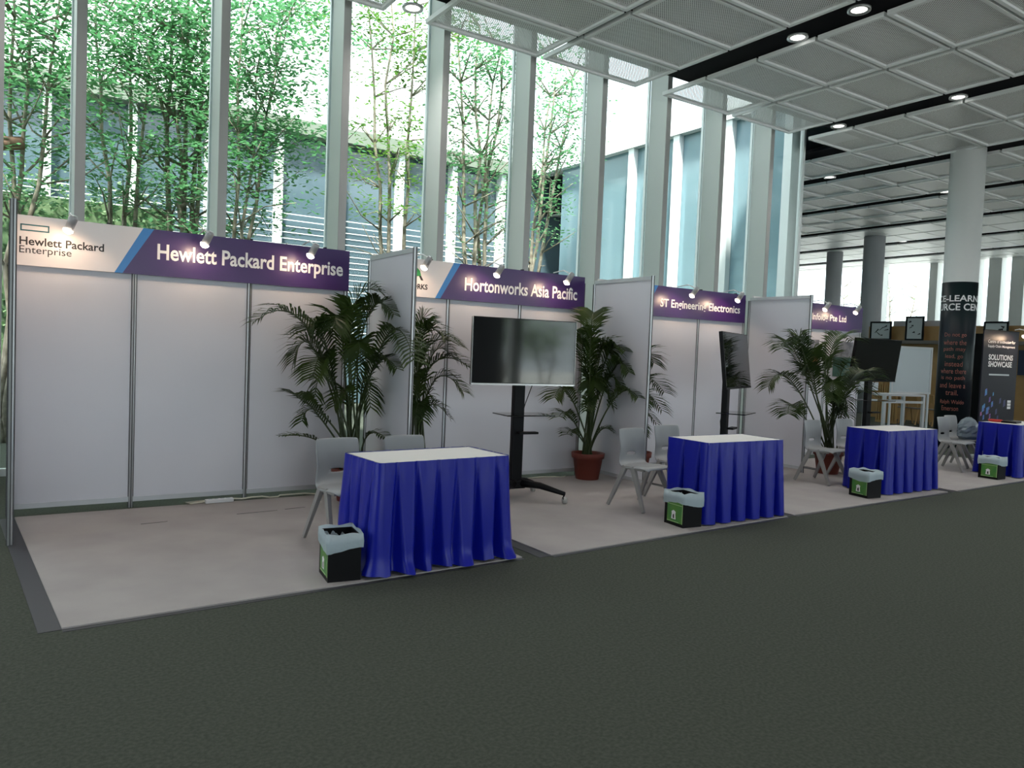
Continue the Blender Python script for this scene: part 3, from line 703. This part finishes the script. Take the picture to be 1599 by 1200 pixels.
# ------------------------------------------------------------------ palms
def bez(a, m, b, t): return a*(1-t)**2+m*2*t*(1-t)+b*t*t
def palm(base, fronds, label, seed, pot=True, scale=1.0, filler=6, xmin=-99, xmax=99, dy=(-.12, .05, -.2, .08)):
    rng = random.Random(seed); base = Vector(base)
    e = tag(empty('potted_palm', base), label, 'plant', 'potted palms')
    MB().lathe([(0.145, 0.0), (0.185, 0.26), (0.205, 0.265), (0.21, 0.33), (0.195, 0.33), (0.185, 0.27)], 28, cap=False).build('pot', 'pot', e, True)
    MB().lathe([(0.0, 0.285), (0.186, 0.285), (0.0, 0.30)], 20).build('soil', 'soil', e)
    fl = []
    for f in fronds:
        mx, my, tx, ty = f[:4]; dm, dt = (f[4], f[5]) if len(f) > 4 else (rng.uniform(dy[0], dy[1]), rng.uniform(dy[2], dy[3]))
        M = P(mx, my, base.y+dm); T = P(tx, ty, base.y+dt)
        if M.x > xmax-.08: M = onX(mx, my, xmax-.08)
        if T.x > xmax-.04: T = onX(tx, ty, xmax-.04)
        if M.x < xmin+.08: M.x = xmin+.08
        if T.x < xmin+.04: T.x = xmin+.04
        M -= base; T -= base
        fl.append((M, T, rng.uniform(0.9, 1.1)))
    for k in range(filler):
        a = rng.uniform(-2.5, -0.65); L = rng.uniform(0.18, 0.40)*scale
        h1 = rng.uniform(0.7, 1.2)*scale
        fl.append((Vector((math.cos(a)*L*.35, math.sin(a)*L*.25, h1*1.15)), Vector((math.cos(a)*L, math.sin(a)*L*.6, h1*rng.uniform(.95, 1.15))), 0.9))
    for M, T, q in fl:
        s0 = Vector((rng.uniform(-.09, .09), rng.uniform(-.07, .07), 0.28))
        ctrl = M*2-(s0+T)/2                                   # curve passes through M at t=.5
        ctrl.z = max(ctrl.z, 0.5*(s0.z+T.z))
        L = (M-s0).length+(T-M).length
        b = MB(); ptsl = [bez(s0, ctrl, T, i/12) for i in range(13)]
        b.tube(ptsl, [0.011*(1-0.8*i/12)+0.0015 for i in range(13)], 5, 0)
        n_ = int(25*max(0.6, min(1.25, L/1.2)))
        side_sign = rng.choice((-1, 1))
        for i in range(n_):
            t = 0.38+0.62*(i/(n_-1)); p = bez(s0, ctrl, T, t); d = (bez(s0, ctrl, T, min(1, t+.02))-bez(s0, ctrl, T, t-.02)).normalized()
            hz = d.cross(Vector((0, 0, 1)))
            if hz.length < 0.15: hz = Vector((1, 0.3, 0))
            hz.normalize(); upv = hz.cross(d).normalized()
            prof = math.sin(math.pi*min(1, max(0.05, (t-0.34)/0.74)))**0.55
            LL = 0.27*min(1.15, max(.6, L/1.2))*prof*rng.uniform(.85, 1.1)*q+0.03
            for sg in (-1, 1):
                dirv = (hz*sg*0.80+d*0.62+upv*rng.uniform(0.10, 0.30)).normalized()
                m1 = p+dirv*LL*0.55; tip = p+dirv*LL*0.97+Vector((0, 0, -0.16*LL-0.05*LL*rng.random()))
                wv = dirv.cross(upv).normalized()*0.0115
                b.add([p-wv*.5, p+wv*.5, m1+wv, m1-wv, tip], [(0, 1, 2, 3), (3, 2, 4)], 1)
        b.build('frond', ['palmstem', 'palm'], e)
    return e
def cr(ox, oy, sc, *l): return [tuple((v/sc+(ox if k % 2 == 0 else oy)) for k, v in enumerate(f)) for f in l]
palm((2.93, -0.50, 0.013), cr(400, 430, 4.14, (370, 390, 5, 290), (615, 330, 790, 105), (700, 330, 890, 250), (830, 420, 1020, 545), (740, 640, 910, 600), (400, 520, 250, 540),
     (470, 590, 370, 650), (480, 690, 385, 770), (400, 900, 240, 770), (420, 1080, 170, 1040), (560, 400, 500, 340), (720, 1040, 850, 1060), (690, 700, 740, 850), (460, 470, 330, 350), (600, 450, 620, 200), (430, 900, 300, 940)),
     'tall palm between the first and second booths, behind two grey chairs', 4, filler=2, scale=1.1, xmax=3.24)
palm((3.66, -0.52, 0.013), [(668, 580, 735, 575), (675, 600, 722, 610), (660, 560, 718, 540), (655, 545, 690, 525), (665, 640, 700, 650), (655, 530, 668, 512), (650, 600, 640, 560), (670, 570, 705, 556)],
     'palm half hidden behind the divider left of the large television', 9, filler=4, xmin=3.30)
palm((6.14, -0.34, 0.013), cr(860, 480, 4.285, (265, 300, 290, 35), (230, 350, 175, 150), (360, 380, 500, 290), (400, 450, 522, 430), (430, 610, 585, 600), (130, 590, 30, 600), (140, 740, 60, 730), (170, 840, 110, 850), (330, 830, 410, 830),
     (350, 520, 480, 540), (300, 400, 380, 300), (250, 450, 260, 250), (320, 560, 420, 660), (330, 330, 420, 330)), 'palm in a red-brown pot right of the large television', 14, filler=3, xmax=6.38)
palm((6.85, -0.45, 0.013), [(1000, 600, 1037, 612), (1000, 620, 1033, 640), (995, 640, 1024, 660), (1000, 570, 1021, 566), (990, 580, 985, 540)], 'palm almost hidden behind the divider left of the third booth', 19, filler=2, scale=.8, xmin=6.45)
palm((9.85, -1.24, 0.013), cr(1190, 510, 7.06, (340, 620, 75, 655), (400, 340, 230, 235), (470, 330, 420, 165), (760, 300, 1020, 150), (980, 600, 1250, 565), (950, 700, 1130, 720), (850, 790, 950, 890), (400, 910, 290, 960), (760, 970, 890, 960),
     (560, 480, 560, 300), (700, 480, 780, 420), (860, 560, 1010, 440), (560, 620, 450, 480)), 'palm in a red pot behind the chairs of the third table', 24, filler=6, scale=.9, dy=(-.15, -.02, -.2, 0.0))

# ------------------------------------------------------------------ cables, power strip, carpet seams
ps = tag(empty('power_strip', (1.73, -0.135, 0.013), R(2)), 'white power strip lying along the back wall of the leftmost booth', 'power strip')
MB().box(-0.13, 0.13, -0.028, 0.028, 0.0, 0.035).build('body', 'whitep', ps, bevel=0.005)
for k in range(4): MB().box(-0.10+k*0.055, -0.065+k*0.055, -0.015, 0.015, 0.035, 0.037).build('socket', 'board', ps)
cb = [(1.60, -.135, .02), (1.47, -.16, .018), (1.42, -.09, .018), (1.6, -.07, .018), (1.78, -.09, .018), (1.86, -.06, .02), (1.95, -.10, .018), (2.05, -.07, .02), (2.16, -.06, .018), (2.22, -.13, .018), (2.3, -.12, .018), (2.34, -.06, .018), (2.6, -.055, .018), (2.68, -.12, .018), (2.75, -.10, .018), (2.82, -.055, .02), (2.95, -.05, .018)]
cb = [(x, y, z+.006) for x, y, z in cb]; cb[0] = (1.595, -.135, .03)
tag(MB().tube(cb, 0.008, 6).build('power_cable', 'cable', None, True), 'cream power cable looping along the foot of the leftmost booth wall', 'cable')
cb2 = [(5.35, -.09, .018), (5.6, -.06, .018), (5.8, -.10, .018), (5.86, -.16, .018), (5.95, -.14, .018)]
tag(MB().tube(cb2, 0.008, 6).build('power_cable', 'cable', None, True), 'cable on the floor behind the large television stand', 'cable')

# ------------------------------------------------------------------ round columns
def column(x, y, r, label_no, m):
    return struct(MB().lathe([(r, 0), (r, ZC+0.3)], 40, (x, y, 0)).build('round_column', m, None, True))
cA = onz(1513, 240, ZC); CR = 0.315
colA = column(cA.x, cA.y, CR, 1, 'colw')
column(24.17, 6.97, 0.33, 2, 'colg'); column(26.57, 10.02, 0.29, 3, 'colg')
ztop = 0
d = Vector((cA.x, cA.y, 0))-Vector((CAM.x, CAM.y, 0)); face = math.atan2(-d.y, -d.x); dist = d.length
zof = lambda py: CAM.z+(ray(1505, py).z/ray(1505, py).xy.length)*(dist-CR)
wr = tag(empty('column_wrap', (cA.x, cA.y, 0)), 'dark printed wrap with pale handwriting around the near round column', 'column wrap')
MB().lathe([(CR+0.004, 0.0), (CR+0.004, zof(440))], 48).build('wrap_sheet', 'wrap', wr, True)
def curved(body, a0, a1, z0, z1, m, bold):
    me = text_mesh(body, a0, a1, z0, z1, bold); me.materials.append(MT[m])
    for v in me.vertices:
        a = face+v.co.x/(CR+0.007); v.co = (math.cos(a)*(CR+0.008), math.sin(a)*(CR+0.008), v.co.y)
    link('lettering', me, wr)
curved('SERVICE-LEARNING', -0.956, 0.744, zof(471), zof(461), 'white', 0.02)
curved('RESOURCE CENTRE', -0.853, 0.747, zof(485), zof(474), 'white', 0.02)
for k, (tx, wdh) in enumerate([('Do not go', .40), ('where the', .42), ('path may', .40), ('lead, go', .32), ('instead', .32), ('where there', .48), ('is no path', .44), ('and leave a', .48), ('trail.', .22)]):
    py = 524+k*11.3; curved(tx, -wdh/2-.03, wdh/2-.03, zof(py+4), zof(py-4), 'salmon', 0.0)
curved('Ralph Waldo', -.24, .20, zof(634), zof(626), 'salmon', 0.0); curved('Emerson', -.20, .10, zof(643), zof(635.5), 'salmon', 0.0)

# ------------------------------------------------------------------ background furniture
# tall black panel behind the column and the dark banner stand
p = dep(1526, 600, 16.2)
tag(MB().box(p.x-0.03, p.x+0.03, p.y-0.10, p.y+0.12, 0, 2.35).build('display_panel', 'tvb', None, bevel=0.004), 'narrow black upright panel between the wrapped column and the dark banner', 'panel')
TL = dep(1537, 516, 13.4); TR = dep(1591, 521, 13.9); w_ = (Vector((TR.x, TR.y, 0))-Vector((TL.x, TL.y, 0)))
W_ = w_.length; rz = math.atan2(w_.y, w_.x); mid = (TL+TR)/2
bn = tag(empty('banner_stand', (mid.x, mid.y, 0), rz), 'dark upright banner lettered Solutions Showcase under a small spotlight', 'banner')
HB = TL.z
MB().box(-W_/2, W_/2, -0.012, 0.012, 0.08, HB).build('banner_sheet', 'banner', bn)
MB().box(-W_/2-0.03, W_/2+0.03, -0.10, 0.10, 0, 0.08).build('base', 'alu', bn, bevel=0.01)
MB().box(-W_/2, W_/2, -0.018, 0.018, HB, HB+0.02).build('top_rail', 'tvb', bn)
def btext(s, x0, x1, z0, z1, m='white', bold=0.01):
    me = text_mesh(s, x0*W_, x1*W_, z0, z1, bold); me.materials.append(MT[m])
    for v in me.vertices: v.co = (v.co.x, -0.0135, v.co.y)
    link('lettering', me, bn)
zb = lambda py: HB-(py-516)/ (662-516)*(HB-0.65)
btext('Centre of Innovation for', -.38, .40, zb(535), zb(530)); btext('Supply Chain Management', -.38, .40, zb(543), zb(538))
btext('SOLUTIONS', -.34, .36, zb(562), zb(553), bold=.03); btext('SHOWCASE', -.34, .34, zb(573), zb(564), bold=.03); MB().box(-.30*W_, .28*W_, -.0136, -.0125, zb(586.5), zb(584)).build('print_line', 'alu', bn)
rng = random.Random(3)
for k in range(16):
    m_ = ['cyan', 'cyan', 'pink', 'indigo'][k % 4]; cx_ = rng.uniform(-.46, -.1)*W_ if m_ != 'indigo' else rng.uniform(-.05, .25)*W_; cz_ = zb(rng.uniform(612, 655)); s = rng.uniform(.03, .075)
    MB().add([(cx_-s*.5, -0.0132-k*1e-4, cz_-s), (cx_+s*.5, -0.0132-k*1e-4, cz_-s*.6), (cx_+s*.4, -0.0132-k*1e-4, cz_+s), (cx_-s*.4, -0.0132-k*1e-4, cz_+s*.7)], [(0, 1, 2, 3)]).build('print_shard', m_, bn)
for k in range(3):
    zz = zb(628+k*5); MB().box(.28*W_, .38*W_, -0.0136, -0.0125, zz-.025, zz+.02).build('print_cube', 'white', bn)
spq = Vector((math.cos(rz), math.sin(rz), 0)); nb = Vector((math.sin(rz), -math.cos(rz), 0))
sp_ = mid+spq*(W_*0.30)+nb*0.22; spotlamp(sp_.x, sp_.y, HB-0.07, 'glowing arm spotlight on the dark Solutions Showcase banner', wallY=sp_.y+0.17, ztop=HB+0.03)
# items on the right-hand table
tz = 0.79+0.003
q1 = onz(1552, 659, tz)
tag(MB().lathe([(0.0, 0), (0.09, 0), (0.10, 0.03), (0.085, 0.032), (0.07, 0.012), (0.0, 0.012)], 18, (q1.x+0.1, q1.y+0.02, tz)).build('ring_tape', 'red', None, True), 'red and white round item on the table at the right edge', 'tape roll')
q2 = onz(1576, 661, tz)
lt = tag(empty('laptop', (q2.x+.12, q2.y+.02, tz), R(10)), 'closed black laptop on the table at the right edge', 'laptop')
MB().box(-.15, .15, -.10, .10, 0, .016).build('base', 'tvb', lt, bevel=.003); MB().box(-.15, .15, -.10, .10, .0165, .026).build('lid', 'tvb', lt, bevel=.003)
# plastic bag on chair
rng = random.Random(12); bg_ = MB(); nn, mm = 14, 9; vs = []
for j in range(mm):
    t = j/(mm-1); z = 0.34*t; rr = [0.15, 0.19, 0.195, 0.19, 0.185, 0.175, 0.155, 0.125, 0.04][j]
    for k in range(nn):
        a = 2*math.pi*k/nn; r_ = rr*(1+rng.uniform(-.12, .12)); vs.append((r_*math.cos(a)*1.05, r_*math.sin(a)*.75, z+rng.uniform(-.01, .01)*(0 < j < mm)))
fs = [(j*nn+k, j*nn+(k+1) % nn, (j+1)*nn+(k+1) % nn, (j+1)*nn+k) for j in range(mm-1) for k in range(nn)]+[tuple(range(nn-1, -1, -1))]
vs = [(x, y, max(0, z)) for x, y, z in vs]
bo = bg_.add(vs, fs).build('plastic_bag', 'plastic', None, False); bo.location = (12.86, -1.70, 0.475)
tag(bo, 'grey translucent plastic bag sitting on a chair right of the third table', 'bag')
MB().box(-.12, .12, -.08, .08, 0.02, 0.13).build('contents', 'navy', bo, bevel=.02)
# oak partition with ledge, dark screens, framed calligraphy
UX = 22.3
yA = onX(1350, 520, UX).y; yB = onX(1599, 520, UX).y-3
un = tag(empty('oak_wall_unit', (UX, (yA+yB)/2, 0)), 'long oak partition unit with grey ledge behind the booths', 'wall unit')
zl = onX(1430, 532, UX).z; zt = onX(1430, 509, UX).z; zg = onX(1430, 500, UX).z
part(MB().box(UX+0.25, UX+0.40, yB, yA, 0, zt), 'oak_panel', 'wood', un)
part(MB().box(UX-0.10, UX+0.25, yB, yA, zl-0.10, zl), 'ledge', 'wooddark', un)
part(MB().box(UX+0.20, UX+0.25, yB, yA, 0, zl-0.10), 'lower_panel', 'wood', un)
part(MB().box(UX+0.42, UX+0.5, onX(1482, 500, UX).y, onX(1384, 500, UX).y, 0, zg), 'grey_back', 'colg', un)
def frame(x0, x1, y0, y1, label, seed):
    a = onX(x0, y1, UX+0.05); b = onX(x1, y0, UX+0.05); ya, yb = b.y, a.y
    z1 = b.z; z0 = zl+0.002
    e = tag(empty('picture_frame', (UX+0.05, (ya+yb)/2, z0)), label, 'picture', 'framed calligraphy on the ledge')
    W2 = (yb-ya)/2; H2 = z1-z0; t = 0.05
    MB().box(0, .03, -W2, W2, 0, t).box(0, .03, -W2, W2, H2-t, H2).box(0, .03, -W2, -W2+t, t, H2-t).box(0, .03, W2-t, W2, t, H2-t).build('frame', 'tvb', e)
    MB().box(.012, .02, -W2+t, W2-t, t, H2-t).build('sheet', 'paper', e)
    rng = random.Random(seed); b_ = MB()
    for k in range(6):
        cy_ = rng.uniform(-.55, .55)*W2; cz_ = H2*rng.uniform(.25, .8); s = rng.uniform(.08, .2)*W2; g = rng.uniform(-1, 1)
        b_.bar((.010, cy_-s, cz_-s*g), (.010, cy_+s, cz_+s*g), .002, .05*rng.uniform(.5, 1.4), wx2=.002, wy2=.015)
    b_.build('brush_strokes', 'black', e)
frame(1358, 1393, 502, 530, 'black framed brush drawing on the ledge, left of the pair by the column', 1)
frame(1413, 1444, 494, 530, 'taller black framed brush writing on the ledge beside the column', 2)
frame(1535, 1576, 502, 530, 'black framed picture behind the top of the dark banner', 3)
def wallbox(name, x0, x1, y0, y1, X, m, label, cat, thick=.05):
    a = onX(x0, y1, X); b = onX(x1, y0, X)
    return tag(MB().box(X-thick, X, b.y, a.y, a.z, b.z).build(name, m), label, cat)
wallbox('dark_screen', 1392, 1412, 549, 612, UX+0.19, 'tvb', 'tall black board against the oak partition behind the whiteboard', 'board')
wallbox('navy_board', 1590, 1640, 548, 586, UX+0.19, 'navy', 'navy board on the oak partition at the right edge', 'board')
# white frame table with whiteboard
A = dep(1382, 615, 16.6); B = dep(1446, 618, 17.0); dv = Vector((B.x-A.x, B.y-A.y, 0)); L = dv.length; rz = math.atan2(dv.y, dv.x); mid = (A+B)/2; hT = 0.98
def frame_table(loc, rz, L, D, h, label):
    e = tag(empty('frame_table', (loc[0], loc[1], 0), rz), label, 'table', 'tall white frame tables')
    MB().box(-L/2, L/2, 0, D, h-.045, h).build('table_top', 'whitep', e)
    for x in (-L/2+.03, L/2-.03):
        for y in (.03, D-.03): MB().box(x-.03, x+.03, y-.03, y+.03, 0, h-.045).build('leg', 'whitep', e)
    for y in (.03, D-.03): MB().box(-L/2+.06, L/2-.06, y-.02, y+.02, h-.20, h-.15).build('stretcher', 'whitep', e)
    return e
frame_table((mid.x, mid.y), rz, L, 0.6, hT, 'tall white frame table under the whiteboard')
ux = Vector((math.cos(rz), math.sin(rz), 0)); bk = Vector((-math.sin(rz), math.cos(rz), 0))
WL = L*1.04; WH = 1.12; c = mid+ux*(L*0.42+0.68)+bk*0.95
wb = tag(empty('whiteboard', (c.x, c.y, 0), rz), 'blank whiteboard with white frame standing behind the tall white table', 'whiteboard')
z0 = 0.95; t = .045
MB().box(-WL/2, WL/2, 0, .012, z0, z0+WH).build('board', 'board', wb)
MB().box(-WL/2, WL/2, -.012, 0, z0, z0+t).box(-WL/2, WL/2, -.012, 0, z0+WH-t, z0+WH).box(-WL/2, -WL/2+t, -.012, 0, z0+t, z0+WH-t).box(WL/2-t, WL/2, -.012, 0, z0+t, z0+WH-t).build('frame', 'whitep', wb)
for x in (-WL/2+.03, WL/2-.03):
    MB().box(x-.02, x+.02, .012, .05, 0.03, z0+WH).build('upright', 'whitep', wb); MB().box(x-.025, x+.025, -.25, .30, 0, .03).build('foot', 'whitep', wb)
# placard with arrow under the far television
A = dep(1352, 603, 15.0)
pl = tag(empty('arrow_placard', (A.x, A.y, 0), R(-30)), 'white placard with dark arrows under the far right television', 'sign')
MB().box(-.02, .02, -.02, .02, .02, A.z-.08).build('pole', 'alu', pl); MB().box(-.18, .18, -.18, .18, 0, .02).build('foot', 'tvb', pl)
MB().box(-.24, .24, -.035, -.022, A.z-.08, A.z+.08).build('board', 'board', pl)
ar = MB()
for k in range(2):
    x = -.02+k*.09; z = A.z
    ar.add([(x+.07, -.037, z+.06), (x+.03, -.037, z+.06), (x-.03, -.037, z), (x+.03, -.037, z-.06), (x+.07, -.037, z-.06), (x+.01, -.037, z)], [(0, 1, 2, 5), (5, 2, 3, 4)])
ar.build('arrow', 'black', pl)
# oak cafe chairs stacked by the partition
def oak_chair(x, y, rz, label):
    e = tag(empty('oak_chair', (x, y, 0), rz), label, 'chair', 'oak chairs by the partition')
    MB().box(-.21, .21, -.20, .20, .43, .46).build('seat', 'wooddark', e, bevel=.01)
    MB().bar((-.0, .21, .62), (0, .25, .85), .40, .02, ref=(1, 0, 0)).build('backrest', 'wood', e)
    for sx in (-1, 1):
        MB().bar((sx*.19, .16, .43), (sx*.21, .26, 0), .032, .032).build('leg', 'wood', e)
        MB().bar((sx*.19, -.16, .43), (sx*.21, -.22, 0), .032, .032).build('leg', 'wood', e)
        MB().bar((sx*.18, .17, .45), (sx*.18, .25, .85), .03, .03).build('back_post', 'wood', e)
ow = ['left of three', 'middle of three', 'right of three']
for k, x in enumerate((1408, 1434, 1460)):
    q = onz(x, 662, 0); q = CAM+(q-CAM)*0.93; oak_chair(21.2-0.0, onX(x, 640, 21.2).y, R(70), 'oak chair with dark seat under the whiteboard, %s' % ow[k])
sl = tag(empty('oak_slat_screen', (20.6, onX(1385, 630, 20.6).y, 0)), 'upright oak slat screen left of the white frame table', 'screen')
ys0 = onX(1402, 630, 20.6).y-sl.location.y; ys1 = onX(1369, 630, 20.6).y-sl.location.y
MB().box(-.02, .02, ys0, ys1, 0, .06).build('base', 'wood', sl)
zs = onX(1385, 596, 20.6).z
for k in range(9):
    y_ = ys0+(ys1-ys0)*(k+.5)/9; MB().box(-.03, .03, y_-.022, y_+.022, .06, zs-.1*(k % 2)).build('slat', 'wood', sl)
# posters on the rightmost booth wall
def poster(x0, x1, y0, y1, m1, m2, label):
    a = onY(x0, y1, -.006); b = onY(x1, y0, -.006); e = tag(empty('poster', (a.x, -.006, a.z)), label, 'poster', 'posters in the rightmost booth')
    W2, H2 = b.x-a.x, b.z-a.z
    MB().box(0, W2, -.001, .001, 0, H2*.55).build('lower_print', m1, e); MB().box(0, W2, -.001, .001, H2*.55, H2).build('upper_print', m2, e)
poster(1262, 1280, 531, 574, 'orange', 'postgrey', 'dark poster with orange lower half on the rightmost booth wall')
poster(1300, 1333, 535, 588, 'postg', 'postgrey', 'green and grey poster on the rightmost booth wall behind the palm')
# magenta flag outside the far windows
a = onX(1551, 512, XR+1.0); b = onX(1560, 484, XR+1.0)
fl = tag(empty('magenta_flag', (XR+1, a.y, -0.2)), 'small magenta flag beyond the far right windows', 'flag')
MB().tube([(0, 0, 0), (0, 0, b.z+.25)], .03, 8).build('pole', 'alu', fl); MB().box(-.01, .01, b.y-a.y, -.03, a.z+.2, b.z+.2).build('cloth', 'magenta', fl)
